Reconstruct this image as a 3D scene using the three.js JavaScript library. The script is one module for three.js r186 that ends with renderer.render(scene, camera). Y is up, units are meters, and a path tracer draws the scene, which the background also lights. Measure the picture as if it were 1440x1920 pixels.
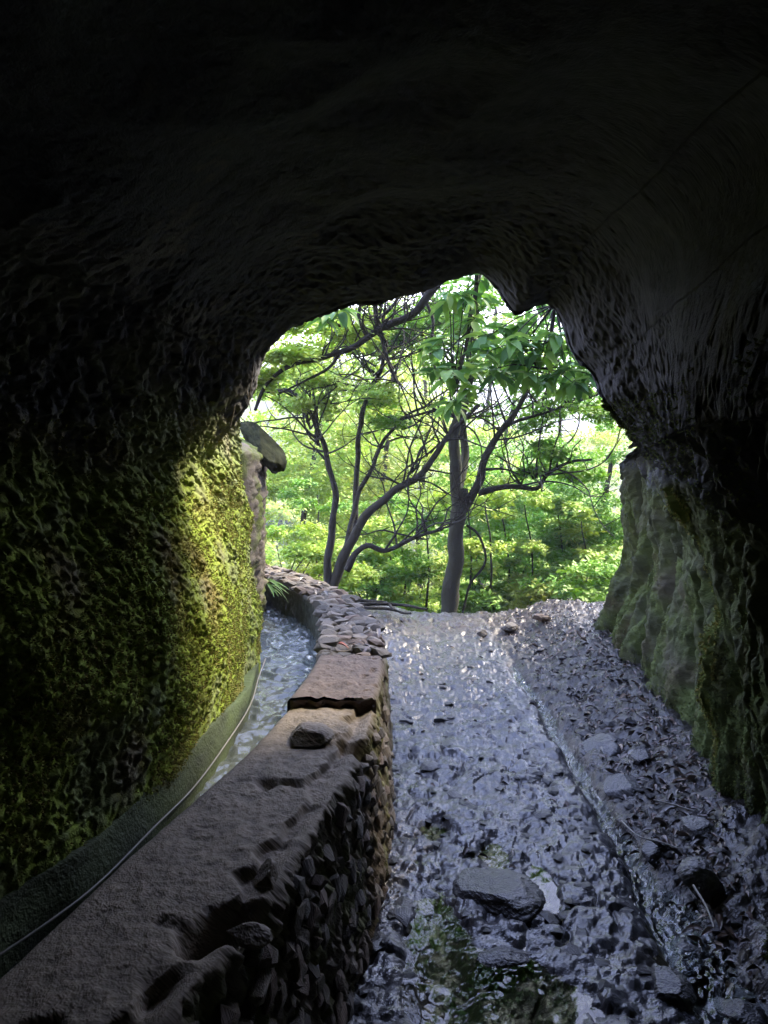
import * as THREE from 'three';
import { mergeGeometries, mergeVertices } from 'three/addons/utils/BufferGeometryUtils.js';
import { ConvexGeometry } from 'three/addons/geometries/ConvexGeometry.js';

// ------------------------------------------------------------------ camera, sky, sun, exposure
const scene = new THREE.Scene();
const F = 1397, HY = 840, EYE = 1.5;                       // focal length and horizon row of the 1440 x 1920 photograph
const camera = new THREE.PerspectiveCamera(2 * Math.atan(960 / F) * 180 / Math.PI, 0.75, 0.05, 1500);
camera.position.set(0, EYE, 0);
camera.lookAt(0, EYE, -10);
camera.setViewOffset(1440, 1920, 0, 960 - HY, 1440, 1920);
const renderer = new THREE.WebGLRenderer({ antialias: true });
renderer.setSize(768, 1024);
renderer.toneMapping = THREE.LinearToneMapping;
renderer.toneMappingExposure = 7.6;
renderer.shadowMap.enabled = true;
scene.fog = new THREE.FogExp2(0xd2daf5, 0.003);

const SUN = new THREE.Vector3(0.72, 0.85, -0.42).normalize();
{ // a bright hazy sky: white towards the horizon, blue overhead
  const w = 512, h = 256, a = new Float32Array(w * h * 4);
  for (let j = 0; j < h; j++) {
    const el = ((j + 0.5) / h - 0.5) * Math.PI;
    for (let i = 0; i < w; i++) {
      const az = ((i + 0.5) / w - 0.5) * 2 * Math.PI;
      const d = new THREE.Vector3(Math.cos(el) * Math.cos(az), Math.sin(el), Math.cos(el) * Math.sin(az));
      const t = Math.pow(Math.max(0, 1 - Math.max(0, d.y)), 2.2);
      const g = Math.pow(Math.max(0, d.dot(SUN)), 6) * 0.35;
      const k = (j * w + i) * 4;
      a[k] = 0.42 + 0.56 * t + g; a[k + 1] = 0.53 + 0.43 * t + g * 0.95; a[k + 2] = 0.98 + 0.08 * t + g * 0.85; a[k + 3] = 1;
      if (el < 0) { a[k] *= 0.5; a[k + 1] *= 0.5; a[k + 2] *= 0.45; }
    }
  }
  const sky = new THREE.DataTexture(a, w, h, THREE.RGBAFormat, THREE.FloatType);
  sky.mapping = THREE.EquirectangularReflectionMapping; sky.magFilter = THREE.LinearFilter; sky.needsUpdate = true;
  scene.background = sky; scene.environment = sky;
}
const sun = new THREE.DirectionalLight(0xfff0d8, 5);
sun.position.copy(SUN).multiplyScalar(60).add(new THREE.Vector3(0, 0, -8));
sun.target.position.set(0, 0, -8); scene.add(sun, sun.target);
sun.castShadow = true; sun.shadow.radius = 34; sun.shadow.mapSize.set(2048, 2048);
Object.assign(sun.shadow.camera, { left: -30, right: 30, top: 30, bottom: -30, near: 1, far: 160 });

// ------------------------------------------------------------------ helpers
function rng(seed) { let s = seed >>> 0; return () => { s = (s + 0x6D2B79F5) >>> 0; let t = Math.imul(s ^ (s >>> 15), 1 | s); t = (t + Math.imul(t ^ (t >>> 7), 61 | t)) ^ t; return ((t ^ (t >>> 14)) >>> 0) / 4294967296; }; }
const perm = new Uint8Array(512); { const r = rng(7), p = [...Array(256).keys()]; for (let i = 255; i > 0; i--) { const j = Math.floor(r() * (i + 1)); [p[i], p[j]] = [p[j], p[i]]; } for (let i = 0; i < 512; i++) perm[i] = p[i & 255]; }
const fade = t => t * t * t * (t * (t * 6 - 15) + 10);
const grad = (h, x, y, z) => { h &= 15; const u = h < 8 ? x : y, v = h < 4 ? y : h === 12 || h === 14 ? x : z; return ((h & 1) ? -u : u) + ((h & 2) ? -v : v); };
function noise(x, y, z) {
  const X = Math.floor(x), Y = Math.floor(y), Z = Math.floor(z); x -= X; y -= Y; z -= Z;
  const xi = X & 255, yi = Y & 255, zi = Z & 255, u = fade(x), v = fade(y), w = fade(z);
  const A = perm[xi] + yi, AA = perm[A] + zi, AB = perm[A + 1] + zi, B = perm[xi + 1] + yi, BA = perm[B] + zi, BB = perm[B + 1] + zi;
  const l = (a, b, t) => a + (b - a) * t;
  return l(l(l(grad(perm[AA], x, y, z), grad(perm[BA], x - 1, y, z), u), l(grad(perm[AB], x, y - 1, z), grad(perm[BB], x - 1, y - 1, z), u), v),
    l(l(grad(perm[AA + 1], x, y, z - 1), grad(perm[BA + 1], x - 1, y, z - 1), u), l(grad(perm[AB + 1], x, y - 1, z - 1), grad(perm[BB + 1], x - 1, y - 1, z - 1), u), v), w);
}
function fbm(x, y, z, n = 4) { let a = 0.5, s = 0; for (let i = 0; i < n; i++) { s += a * noise(x, y, z); x = x * 2.03 + 5.1; y = y * 2.03 + 1.7; z = z * 2.03 + 9.2; a *= 0.5; } return s; }
const hash2 = (i, j, k = 0) => perm[(perm[(perm[i & 255] + j) & 255] + k) & 255] / 255;
function worley(x, y) { // nearest-cell stones: f1, f2, id, offset from the cell's middle
  const X = Math.floor(x), Y = Math.floor(y); let f1 = 9, f2 = 9, id = [0, 0], o = [0, 0];
  for (let i = -1; i <= 1; i++) for (let j = -1; j <= 1; j++) {
    const cx = X + i + hash2(X + i, Y + j, 1), cy = Y + j + hash2(X + i, Y + j, 2), dx = x - cx, dy = y - cy, d = Math.hypot(dx, dy);
    if (d < f1) { f2 = f1; f1 = d; id = [X + i, Y + j]; o = [dx, dy]; } else if (d < f2) f2 = d;
  }
  return { f1, f2, id, o };
}
const sstep = (a, b, x) => { const t = Math.min(1, Math.max(0, (x - a) / (b - a))); return t * t * (3 - 2 * t); };
const lerp = (a, b, t) => a + (b - a) * t;
function table(pts) { // smooth interpolation through [x, y] pairs, straight beyond the ends
  const n = pts.length, sl = i => i <= 0 ? (pts[1][1] - pts[0][1]) / (pts[1][0] - pts[0][0]) : i >= n - 1 ? (pts[n - 1][1] - pts[n - 2][1]) / (pts[n - 1][0] - pts[n - 2][0]) : (pts[i + 1][1] - pts[i - 1][1]) / (pts[i + 1][0] - pts[i - 1][0]);
  return x => {
    if (x <= pts[0][0]) return pts[0][1] + sl(0) * (x - pts[0][0]);
    if (x >= pts[n - 1][0]) return pts[n - 1][1] + sl(n - 1) * (x - pts[n - 1][0]);
    let i = 0; while (x > pts[i + 1][0]) i++;
    const h = pts[i + 1][0] - pts[i][0], t = (x - pts[i][0]) / h, t2 = t * t, t3 = t2 * t;
    return (2 * t3 - 3 * t2 + 1) * pts[i][1] + (t3 - 2 * t2 + t) * h * sl(i) + (-2 * t3 + 3 * t2) * pts[i + 1][1] + (t3 - t2) * h * sl(i + 1);
  };
}
const at = (px, py, d) => new THREE.Vector3((px - 720) * d / F, EYE - (py - HY) * d / F, -d);
const used = new Map();
function numbered(n) { const k = used.get(n) || 0; used.set(n, k + 1); return k ? `${n}_${String(k).padStart(3, '0')}` : n; }
function tag(o, label, category, group) { o.userData = { ...o.userData, label, category }; if (group) o.userData.group = group; return o; }
function thing(name, label, category, pos, group) { const g = new THREE.Group(); g.name = numbered(name); if (pos) g.position.copy(pos); scene.add(g); return tag(g, label, category, group); }
function mesh(name, geo, mat, parent, kind) {
  const m = new THREE.Mesh(geo, mat); m.name = parent ? name : numbered(name); m.castShadow = m.receiveShadow = true;
  (parent || scene).add(m); if (kind) m.userData.kind = kind; return m;
}
function stoneName(parent, n = 'stone') { parent.userData2 = parent.userData2 || {}; const k = parent.userData2[n] || 0; parent.userData2[n] = k + 1; return k ? `${n}_${String(k).padStart(3, '0')}` : n; }
function grid(nu, nv, f) { // f(i/(nu-1), j/(nv-1)) -> { p: [x,y,z], c: [r,g,b], uv }
  const P = new Float32Array(nu * nv * 3), C = new Float32Array(nu * nv * 3), U = new Float32Array(nu * nv * 2);
  for (let j = 0; j < nv; j++) for (let i = 0; i < nu; i++) { const r = f(i / (nu - 1), j / (nv - 1), i, j), k = j * nu + i; P.set(r.p, k * 3); C.set(r.c || [1, 1, 1], k * 3); U.set(r.uv || [r.p[0], r.p[2]], k * 2); }
  const I = new Uint32Array((nu - 1) * (nv - 1) * 6); let q = 0;
  for (let j = 0; j < nv - 1; j++) for (let i = 0; i < nu - 1; i++) { const a = j * nu + i, b = a + 1, c = a + nu, d = c + 1; I.set([a, b, d, a, d, c], q); q += 6; }
  const g = new THREE.BufferGeometry(); g.setAttribute('position', new THREE.BufferAttribute(P, 3)); g.setAttribute('color', new THREE.BufferAttribute(C, 3)); g.setAttribute('uv', new THREE.BufferAttribute(U, 2));
  g.setIndex(new THREE.BufferAttribute(I, 1)); g.computeVertexNormals(); return g;
}
// tiling grey noise for bump and roughness, in metres
function noiseTex(n, f, seed, repeat) {
  const a = new Uint8Array(n * n * 4), r = rng(seed), ox = r() * 50;
  for (let j = 0; j < n; j++) for (let i = 0; i < n; i++) {
    const v = f(i / n, j / n, ox) * 255, k = (j * n + i) * 4; a[k] = a[k + 1] = a[k + 2] = Math.max(0, Math.min(255, v)); a[k + 3] = 255;
  }
  const t = new THREE.DataTexture(a, n, n); t.wrapS = t.wrapT = THREE.RepeatWrapping; t.magFilter = THREE.LinearFilter; t.minFilter = THREE.LinearMipmapLinearFilter; t.generateMipmaps = true; t.repeat.set(repeat, repeat); t.needsUpdate = true; return t;
}
const tileNoise = (u, v, f, o) => { // noise on a torus-like blend so that edges meet
  const a = noise(u * f + o, v * f, o), b = noise((u - 1) * f + o, v * f, o), c = noise(u * f + o, (v - 1) * f, o), d = noise((u - 1) * f + o, (v - 1) * f, o);
  return lerp(lerp(a, b, u), lerp(c, d, u), v);
};
const T = {
  grit: noiseTex(512, (u, v, o) => 0.5 + 0.5 * tileNoise(u, v, 24, o) + 0.4 * tileNoise(u, v, 60, o + 3) + 0.3 * tileNoise(u, v, 130, o + 9), 3, 1 / 0.5),
  wet: noiseTex(512, (u, v, o) => 0.42 + 0.5 * tileNoise(u, v, 10, o) + 0.35 * tileNoise(u, v, 44, o + 5), 5, 1 / 0.7),
};
const std = o => new THREE.MeshStandardMaterial(o);
const M = {
  rock: new THREE.MeshPhysicalMaterial({ vertexColors: true, roughness: 0.95, specularIntensity: 0.2, bumpMap: T.grit, bumpScale: 0.004 }),
  path: new THREE.MeshPhysicalMaterial({ vertexColors: true, roughness: 0.8, roughnessMap: T.wet, specularIntensity: 0.9, bumpMap: T.grit, bumpScale: 0.004, clearcoat: 0.25, clearcoatRoughness: 0.3 }),
  dirt: new THREE.MeshPhysicalMaterial({ vertexColors: true, roughness: 0.88, roughnessMap: T.wet, specularIntensity: 0.8, bumpMap: T.grit, bumpScale: 0.005 }),
  concrete: std({ vertexColors: true, roughness: 0.85, bumpMap: T.grit, bumpScale: 0.004 }),
  bed: std({ color: new THREE.Color(0.03, 0.032, 0.025), roughness: 0.6 }),
  foam: new THREE.MeshPhysicalMaterial({ color: new THREE.Color(0.4, 0.45, 0.43), roughness: 0.04, transmission: 0.82, thickness: 0, ior: 1.33 }),
  water: new THREE.MeshPhysicalMaterial({ color: new THREE.Color(0.9, 0.95, 0.95), roughness: 0.03, transmission: 1, thickness: 0, ior: 1.33 }),
  puddle: new THREE.MeshPhysicalMaterial({ color: new THREE.Color(0.75, 0.72, 0.55), roughness: 0.02, transmission: 1, thickness: 0, ior: 1.33 }),
  moss: std({ color: 0xffffff, roughness: 0.9, side: THREE.DoubleSide }),
  bark: std({ color: new THREE.Color(0.022, 0.02, 0.013), roughness: 0.9, bumpMap: T.grit, bumpScale: 0.008 }),
  paleBark: std({ color: new THREE.Color(0.034, 0.035, 0.023), roughness: 0.9, bumpMap: T.grit, bumpScale: 0.008 }),
  darkBark: std({ color: new THREE.Color(0.014, 0.012, 0.009), roughness: 0.9, bumpMap: T.grit, bumpScale: 0.008 }),
  root: std({ color: new THREE.Color(0.09, 0.075, 0.055), roughness: 0.9 }),
  cable: std({ color: new THREE.Color(0.16, 0.15, 0.13), roughness: 0.45 }),
  soil: std({ vertexColors: true, roughness: 0.95 }),
};
const leafMat = (r, g, b, tr = 0.45) => new THREE.MeshPhysicalMaterial({ color: new THREE.Color(r, g, b), roughness: 0.6, specularIntensity: 0.35, transmission: tr, thickness: 0, side: THREE.DoubleSide });
M.leafA = leafMat(0.32, 0.47, 0.08, 0.55); M.leafB = leafMat(0.15, 0.32, 0.035, 0.5); M.leafC = leafMat(0.34, 0.44, 0.10, 0.55); M.broad = leafMat(0.17, 0.34, 0.07, 0.55);
const stoneMats = [[0.125, 0.105, 0.08], [0.085, 0.074, 0.06], [0.17, 0.14, 0.105], [0.12, 0.085, 0.06]].map(c => std({ color: new THREE.Color(...c), roughness: 0.75, bumpMap: T.grit, bumpScale: 0.004 }));
const wetMats = [[0.048, 0.047, 0.05], [0.034, 0.034, 0.038], [0.062, 0.06, 0.061]].map(c => new THREE.MeshPhysicalMaterial({ color: new THREE.Color(...c), roughness: 0.5, bumpMap: T.grit, bumpScale: 0.006, clearcoat: 0.2, clearcoatRoughness: 0.25 }));

// ------------------------------------------------------------------ lines of the place, as functions of the distance ahead
const chanL = table([[-3, -2.4], [0.6, -1.2], [1.2, -0.92], [1.63, -0.76], [1.76, -0.70], [2.03, -0.642], [2.25, -0.60], [2.57, -0.572], [3.0, -0.556], [3.35, -0.58], [3.8, -0.63], [4.3, -0.70], [5.1, -0.86], [5.8, -1.2], [6.6, -1.9]]);
const wallL = table([[-3, -2.0], [0.6, -0.92], [1.0, -0.78], [1.32, -0.68], [1.61, -0.61], [1.93, -0.52], [2.25, -0.43], [2.7, -0.34], [3.14, -0.29], [3.5, -0.285], [3.81, -0.31], [4.2, -0.38], [4.57, -0.474], [5.13, -0.77], [5.6, -1.12], [6.6, -1.95]]);
const wallR = table([[-3, -1.75], [0.6, -0.62], [1.0, -0.44], [1.2, -0.36], [1.5, -0.25], [2.06, -0.115], [2.6, -0.03], [3.1, 0], [3.5, 0], [3.8, -0.03], [4.19, -0.12], [4.66, -0.27], [5.24, -0.56], [5.66, -0.85], [6.6, -1.6]]);
const rightBase = table([[-3, 0.9], [1.0, 0.8], [2.0, 1.0], [2.5, 1.16], [3.0, 1.32], [3.7, 1.42], [4.7, 1.53], [5.8, 1.68]]);
const WATER = 0.4, TOP = 0.6;

// ------------------------------------------------------------------ tunnel rock
const A0 = [[-0.57, 0.02], [-0.585, 0.45], [-0.60, 0.8], [-0.66, 1.1], [-0.72, 1.3], [-0.742, 1.46], [-0.66, 1.55], [-0.61, 1.6], [-0.524, 1.73], [-0.48, 1.87], [-0.37, 2.0], [-0.175, 2.1], [0, 2.12], [0.17, 2.13], [0.284, 2.18], [0.404, 2.22], [0.47, 2.17], [0.545, 2.08], [0.677, 2.1], [0.742, 2.02], [0.786, 1.91], [0.873, 1.81], [0.917, 1.70], [1.05, 1.54], [1.157, 1.41], [1.22, 1.3], [1.31, 1.06], [1.345, 0.7], [1.36, 0.3], [1.36, -0.15]];
const curveA = new THREE.CatmullRomCurve3(A0.map(p => new THREE.Vector3(p[0], p[1], 0)), false, 'centripetal');
const BL = table([[0, -0.61], [0.44, -0.618], [0.83, -0.628], [1.09, -0.66], [1.345, -0.70], [1.577, -0.71], [2.0, -0.74]]);
const BR = table([[-0.2, 1.6], [0.1, 1.63], [0.44, 1.72], [0.64, 1.80], [1.05, 1.80], [1.5, 1.82], [2.0, 2.0]]);
{
  const NS = 860, dense = curveA.getSpacedPoints(3000), cut = dense.findIndex(p => p.y > 1.62), pts = [], NR = 690;
  for (let i = 0; i < NS; i++) pts.push(dense[Math.min(3000, Math.round(i < 380 ? cut * i / 380 : cut + (3000 - cut) * (i - 380) / (NS - 381)))]);
  const depths = [];
  for (let i = 0; i < 44; i++) depths.push(-3.2 + 3.9 * i / 44);
  for (let i = 0; i <= 400; i++) depths.push(0.7 + 2.38 * Math.pow(i / 400, 0.85));
  const nIn = depths.length, nOut = 190, nFace = NR - nIn - nOut;
  const where = i => Math.min(3000, Math.round(i < 380 ? cut * i / 380 : cut + (3000 - cut) * (i - 380) / (NS - 381)));
  const smooth = pts.map((p, i) => { // the roof deeper in, without the ragged outline of the mouth
    let sx = 0, sy = 0, n = 0, c = where(i); for (let k = -260; k <= 260; k += 4) { const q = dense[Math.min(3000, Math.max(0, c + k))], w = 1 + Math.cos(k / 260 * Math.PI); sx += q.x * w; sy += q.y * w; n += w; }
    const w = sstep(1.3, 1.85, sy / n); return [lerp(p.x, sx / n, w), lerp(p.y, sy / n, w), sy / n];
  });
  const tuftAt = [], pick = rng(404);
  const geo = grid(NS, NR, (u, v, i, j) => {
    const a = pts[i], left = a.x < 0.2, Y0 = a.y;
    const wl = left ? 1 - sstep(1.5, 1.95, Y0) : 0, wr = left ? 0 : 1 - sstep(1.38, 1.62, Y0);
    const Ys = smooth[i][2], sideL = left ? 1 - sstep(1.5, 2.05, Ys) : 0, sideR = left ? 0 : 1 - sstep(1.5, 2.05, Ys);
    const zE = 3.1 + 0.56 * wl + 2.6 * wr;
    const cx = a.x - 0.35, cy = Y0 - 1.0, cl = Math.hypot(cx, cy), ox = cx / cl, oy = cy / cl;
    let x = a.x, y = Y0, d, amp = 1, r = 0; const sm = smooth[i];
    if (j < nIn) {
      d = depths[j];
      x += sideL * (chanL(d) - chanL(3.05)) + sideR * (rightBase(d) - rightBase(3.05));
      const back = 3.05 - d, kb = sstep(0.02, 0.7, back); x = lerp(x, x + sm[0] - a.x, kb); y = lerp(y, sm[1], kb); const o = 0.17 * (1 - Math.exp(-Math.max(0, back) / 0.35)) * sstep(1.35, 1.75, Ys) + 0.05 * sstep(0, 0.3, back) * sideR;
      x += ox * o; y += oy * o;
    } else if (j < nIn + nOut) {
      const f = (j - nIn + 1) / nOut; d = 3.08 + (zE - 3.08) * f;
      if (left) x = lerp(x, lerp(x, BL(Y0), wl), sstep(0, 0.3, f));
      else { const t = lerp(x, BR(Y0), wr); x = x + 0.07 * wr * sstep(0, 0.1, f) + (t - x - 0.07 * wr) * f; }
    } else {
      const f = (j - nIn - nOut + 1) / nFace; r = 9 * f * f + 0.05 * f; d = zE - 0.28 * r;
      if (left) x = lerp(x, BL(Y0), wl); else x = lerp(x, BR(Y0), wr);
      x += ox * r; y += oy * r; amp = 1 + Math.min(3, r * 1.5);
      if (y < -0.3) y = -0.3;
    }
    // roughness of the rock: lumps, pits, and drips that run down the walls
    const low = sstep(0.5, 0.7, Y0);
    const kv = left || Y0 > 1.7 ? 1 : 0.3, soft = 1 - 0.9 * sstep(left ? 1.65 : 1.45, left ? 2.0 : 1.85, Y0) * (1 - 0.6 * sstep(2.2, 2.9, d));
    const lump = fbm(x * 2.3, y * 1.9, d * 2.3, 3), w = fbm(x * 7, y * 7, d * 7, 2);
    const net = Math.abs(noise(x * 11 + w * 1.5, y * 6.5 * kv + w, d * 11)) , net2 = Math.abs(noise(x * 24 + w, y * 17 * kv, d * 24 + w * 2));
    const fine = fbm(x * 30, y * 26 * kv, d * 30, 4), crumb = noise(x * 62, y * 55 * (0.4 + 0.6 * kv), d * 62);
    const lowL = left ? 1 - sstep(0.9, 1.45, Y0) : 0;
    const ledge = 0.07 * (Math.abs(noise(x * 1.9 + 3, y * 1.9, d * 2.6 + 8)) - 0.25);   // broad breaks in the rock
    let disp = 0.06 * lump * amp + ledge + soft * ((0.026 - 0.022 * lowL) * (0.35 - net) * (left ? 1 : 0.6) * (1 - 0.6 * sstep(1.6, 1.95, Y0)) * (left ? 1 + 0.7 * sstep(1.0, 1.3, Y0) : 1) + (0.008 - 0.005 * lowL) * (0.3 - net2) + (0.034 - 0.019 * lowL) * fine + 0.011 * crumb + (left ? 0.017 * fbm(x * 85, y * 60, d * 85, 2) : 0));
    if (!left && Y0 < 1.5) { const q = Math.abs(noise(d * 2.7 + 4, y * 0.5, 7.7 + x)) * 4; const q2 = Math.abs(noise(d * 5.2 + 1, y * 0.8, 3.1 + x)) * 5; disp += 0.13 * Math.max(0, 1 - q) + 0.06 * Math.max(0, 1 - q2) + 0.05 * Math.abs(noise(d * 9, y * 1.6, 2.2)); disp += 0.028 * fbm(x * 30, y * 14, d * 30, 3); disp -= 0.05 * (1 - sstep(0.05, 0.4, Y0)) * (0.5 + noise(d * 3, 1, 8)) * sstep(3.0, 3.4, d); }  // vertical gashes
    if (!left && Y0 < 1.45) disp -= 0.05 * Math.exp(-(((d - 3.1) / 0.04) ** 2)) * (0.7 + 1.6 * noise(y * 5, 3, 3));
    if (left && Y0 < 0.6) disp *= 0.5;
    const rimK = j < nIn ? 1 - 0.5 * sstep(2.85, 3.05, d) : 1;
    disp *= rimK;
    x += ox * disp; y += oy * disp; d += 0.02 * fine * (j < nIn ? sstep(0.7, 1.2, d) : 1) * (r > 0 ? 3 : 1);
    // what grows on it, with roof shade and rim light painted in
    const patch = fbm(x * 3.3 + 8, y * 3.3, d * 3.3, 4) + 0.5 * fine;
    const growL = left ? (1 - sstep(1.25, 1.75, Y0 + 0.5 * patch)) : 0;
    const growR = left ? 0 : (1 - sstep(1.1, 1.5, Y0 + 0.4 * patch)) * (0.45 + 0.55 * sstep(-0.25, 0.2, patch));
    const rim = left || Y0 > 1.35 ? 0 : Math.exp(-(((d - 3.1 - 0.03 * noise(y * 9, 2, 6)) / 0.028) ** 2));  // moss strip on the right edge, brightened to paint the light caught there
    const moss = Math.min(1, (growL * (0.5 + 0.5 * sstep(-0.35, 0.0, patch)) + growR * 0.85));
    const tint = noise(x * 5, y * 5, d * 5 + 3) * 0.5 + 0.5, sp = 0.75 + 0.5 * (fine + 0.5);
    const roofShade = sstep(-0.12, 0.12, Y0 - (left ? 1.75 : 1.35) + 0.9 * patch), rock = [lerp(left ? 0.13 : 0.06, 0.072, roofShade) * sp, lerp(left ? 0.125 : 0.058, 0.074, roofShade) * sp, lerp(left ? 0.115 : 0.048, 0.083, roofShade) * sp], brown = left ? [0.17 * sp, 0.135 * sp, 0.06 * sp] : [0.08 * sp, 0.07 * sp, 0.04 * sp];  // upper rock takes a painted roof shade by height, its border broken by noise
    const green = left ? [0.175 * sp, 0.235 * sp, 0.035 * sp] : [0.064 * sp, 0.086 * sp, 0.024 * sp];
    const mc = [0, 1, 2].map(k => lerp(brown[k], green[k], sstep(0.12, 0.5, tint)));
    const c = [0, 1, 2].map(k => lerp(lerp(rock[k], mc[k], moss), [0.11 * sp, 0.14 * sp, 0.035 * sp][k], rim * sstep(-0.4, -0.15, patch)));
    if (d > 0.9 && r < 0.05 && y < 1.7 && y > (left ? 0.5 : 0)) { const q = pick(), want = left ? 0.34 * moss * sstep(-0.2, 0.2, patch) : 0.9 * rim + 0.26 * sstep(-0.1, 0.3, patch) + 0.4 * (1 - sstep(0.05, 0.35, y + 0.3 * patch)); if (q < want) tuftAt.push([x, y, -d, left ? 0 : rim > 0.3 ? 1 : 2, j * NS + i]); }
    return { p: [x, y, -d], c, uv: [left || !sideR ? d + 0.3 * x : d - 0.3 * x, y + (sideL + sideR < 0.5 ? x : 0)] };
  });
  const tunnel = thing('rock_tunnel', 'dark rough rock tunnel with mossy walls framing the view of the forest', 'tunnel');
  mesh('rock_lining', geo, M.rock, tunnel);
  { // moss: short tufts that stand off the rock and hang over
    const r = rng(405), P = [], I = [];
    for (let b = 0; b < 7; b++) { const a = b / 7 * 6.283 + r(), q = 0.35 + 0.5 * r(), h = 0.6 + 0.5 * r(), k = P.length / 3, ca = Math.cos(a), sa = Math.sin(a); P.push(-sa * 0.1, ca * 0.1, 0, sa * 0.1, -ca * 0.1, 0, ca * q * 0.6 - sa * 0.07, sa * q * 0.6 + ca * 0.07, h * 0.6, ca * q, sa * q, h * 0.75); I.push(k, k + 1, k + 2, k + 1, k + 3, k + 2); }
    const tg = new THREE.BufferGeometry(); tg.setAttribute('position', new THREE.Float32BufferAttribute(P, 3)); tg.setIndex(I); tg.computeVertexNormals();
    const im = new THREE.InstancedMesh(tg, M.moss, tuftAt.length), o = new THREE.Object3D(), N = geo.attributes.normal, n = new THREE.Vector3(), c = new THREE.Color();
    tuftAt.forEach(([x, y, z, kind, k], i) => {
      n.set(N.getX(k), N.getY(k), N.getZ(k)); if (n.x * (x - 0.35) + n.y * (y - 1) > 0) n.negate();
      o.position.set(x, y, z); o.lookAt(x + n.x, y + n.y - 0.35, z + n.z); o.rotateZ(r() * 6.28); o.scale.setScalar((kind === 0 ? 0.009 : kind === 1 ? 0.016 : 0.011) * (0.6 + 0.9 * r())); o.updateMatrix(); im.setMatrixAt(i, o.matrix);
      const b = 0.6 + 0.7 * r(), t = r(); if (kind === 2) c.setRGB((0.07 + 0.06 * t) * b, (0.11 + 0.04 * t) * b, 0.032 * b); else c.setRGB((0.17 + 0.08 * t) * b, (0.22 - 0.02 * t) * b, 0.045 * b); im.setColorAt(i, c);  // rim tufts brighter than the rest of that wall, for the lit edge
    });
    im.name = 'moss'; im.userData.kind = 'stuff'; im.castShadow = im.receiveShadow = true; tunnel.add(im);
  }
  mesh('end_wall', grid(30, 30, (u, v) => ({ p: [lerp(-4, 3, u), lerp(-0.5, 3.4, v), 3.1 - 0.2 * fbm(u * 4, v * 4, 1)], c: [0.07, 0.07, 0.07] })), M.rock, tunnel);
}
// ------------------------------------------------------------------ ground far and near
const edgeAt = x => 6.95 - 0.22 * x;
function farGround(x, d) {
  const e = d - 7.0, n = fbm(x * 0.25, 3, d * 0.25, 4);
  if (e < 0) return -0.45;
  let y = -0.45 - 0.55 * e * Math.exp(-e * 0.02);
  y = Math.max(y, -7 + (0.23 - 0.09 * sstep(0.02, 0.16, x / Math.max(1, d))) * Math.max(0, d - 18)) ;
  return Math.min(y, 14 + 0.01 * d) + n * Math.min(2, e * 0.3);
}
const soilCol = (x, d) => { const n = fbm(x * 1.5, 2, d * 1.5, 3) + 0.5; return [0.028 + 0.02 * n, 0.036 + 0.02 * n, 0.015 + 0.008 * n]; };
mesh('ground', grid(150, 190, (u, v) => {
  const d = v < 0.6 ? lerp(-6, 40, v / 0.6) : 40 + 560 * Math.pow((v - 0.6) / 0.4, 2), w = 12 + Math.max(0, d) * 1.2, x = lerp(-w, w, u);
  return { p: [x, farGround(x, d), -d], c: soilCol(x, d) };
}), M.soil, null, 'structure');

const pools = [[0.165, 2.14, 0.08, 0.28, 0.09], [0.35, 1.99, 0.14, 0.2, 0.09], [0.41, 2.78, 0.05, 0.08, 0.035], [0.55, 2.58, 0.035, 0.12, 0.05], [0.2, 2.98, 0.045, 0.05, 0.03], [0.98, 2.2, 0.11, 0.35, 0.06]];
function floorY(x, d) {
  let y = 0.03 * fbm(x * 3.2, 1, d * 2.8, 3);
  const groove = Math.exp(-(((x - 0.93 + 0.06 * noise(d * 1.7, 1, 1) + 0.03 * noise(d * 6, 1, 4)) / (0.045 + 0.02 * noise(d * 4, 6, 1) + 0.03 * sstep(3, 2.2, d))) ** 2)) * (1 - sstep(5.0, 5.6, d));
  y -= 0.075 * groove;
  y += 0.13 * sstep(1.0, 1.55, x);
  y += 0.10 * sstep(5.6, 6.3, d) * (1 - sstep(-0.2, 0.35, x)) + 0.03 * sstep(5.9, 6.5, d) * sstep(0.4, 1.2, x);
  for (const [px, pd, rx, rd, h] of pools) { const q = ((x - px) / rx) ** 2 + ((d - pd) / rd) ** 2; if (q < 6) y -= h * Math.exp(-q * q * 0.5); }
  return y;
}
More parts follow.
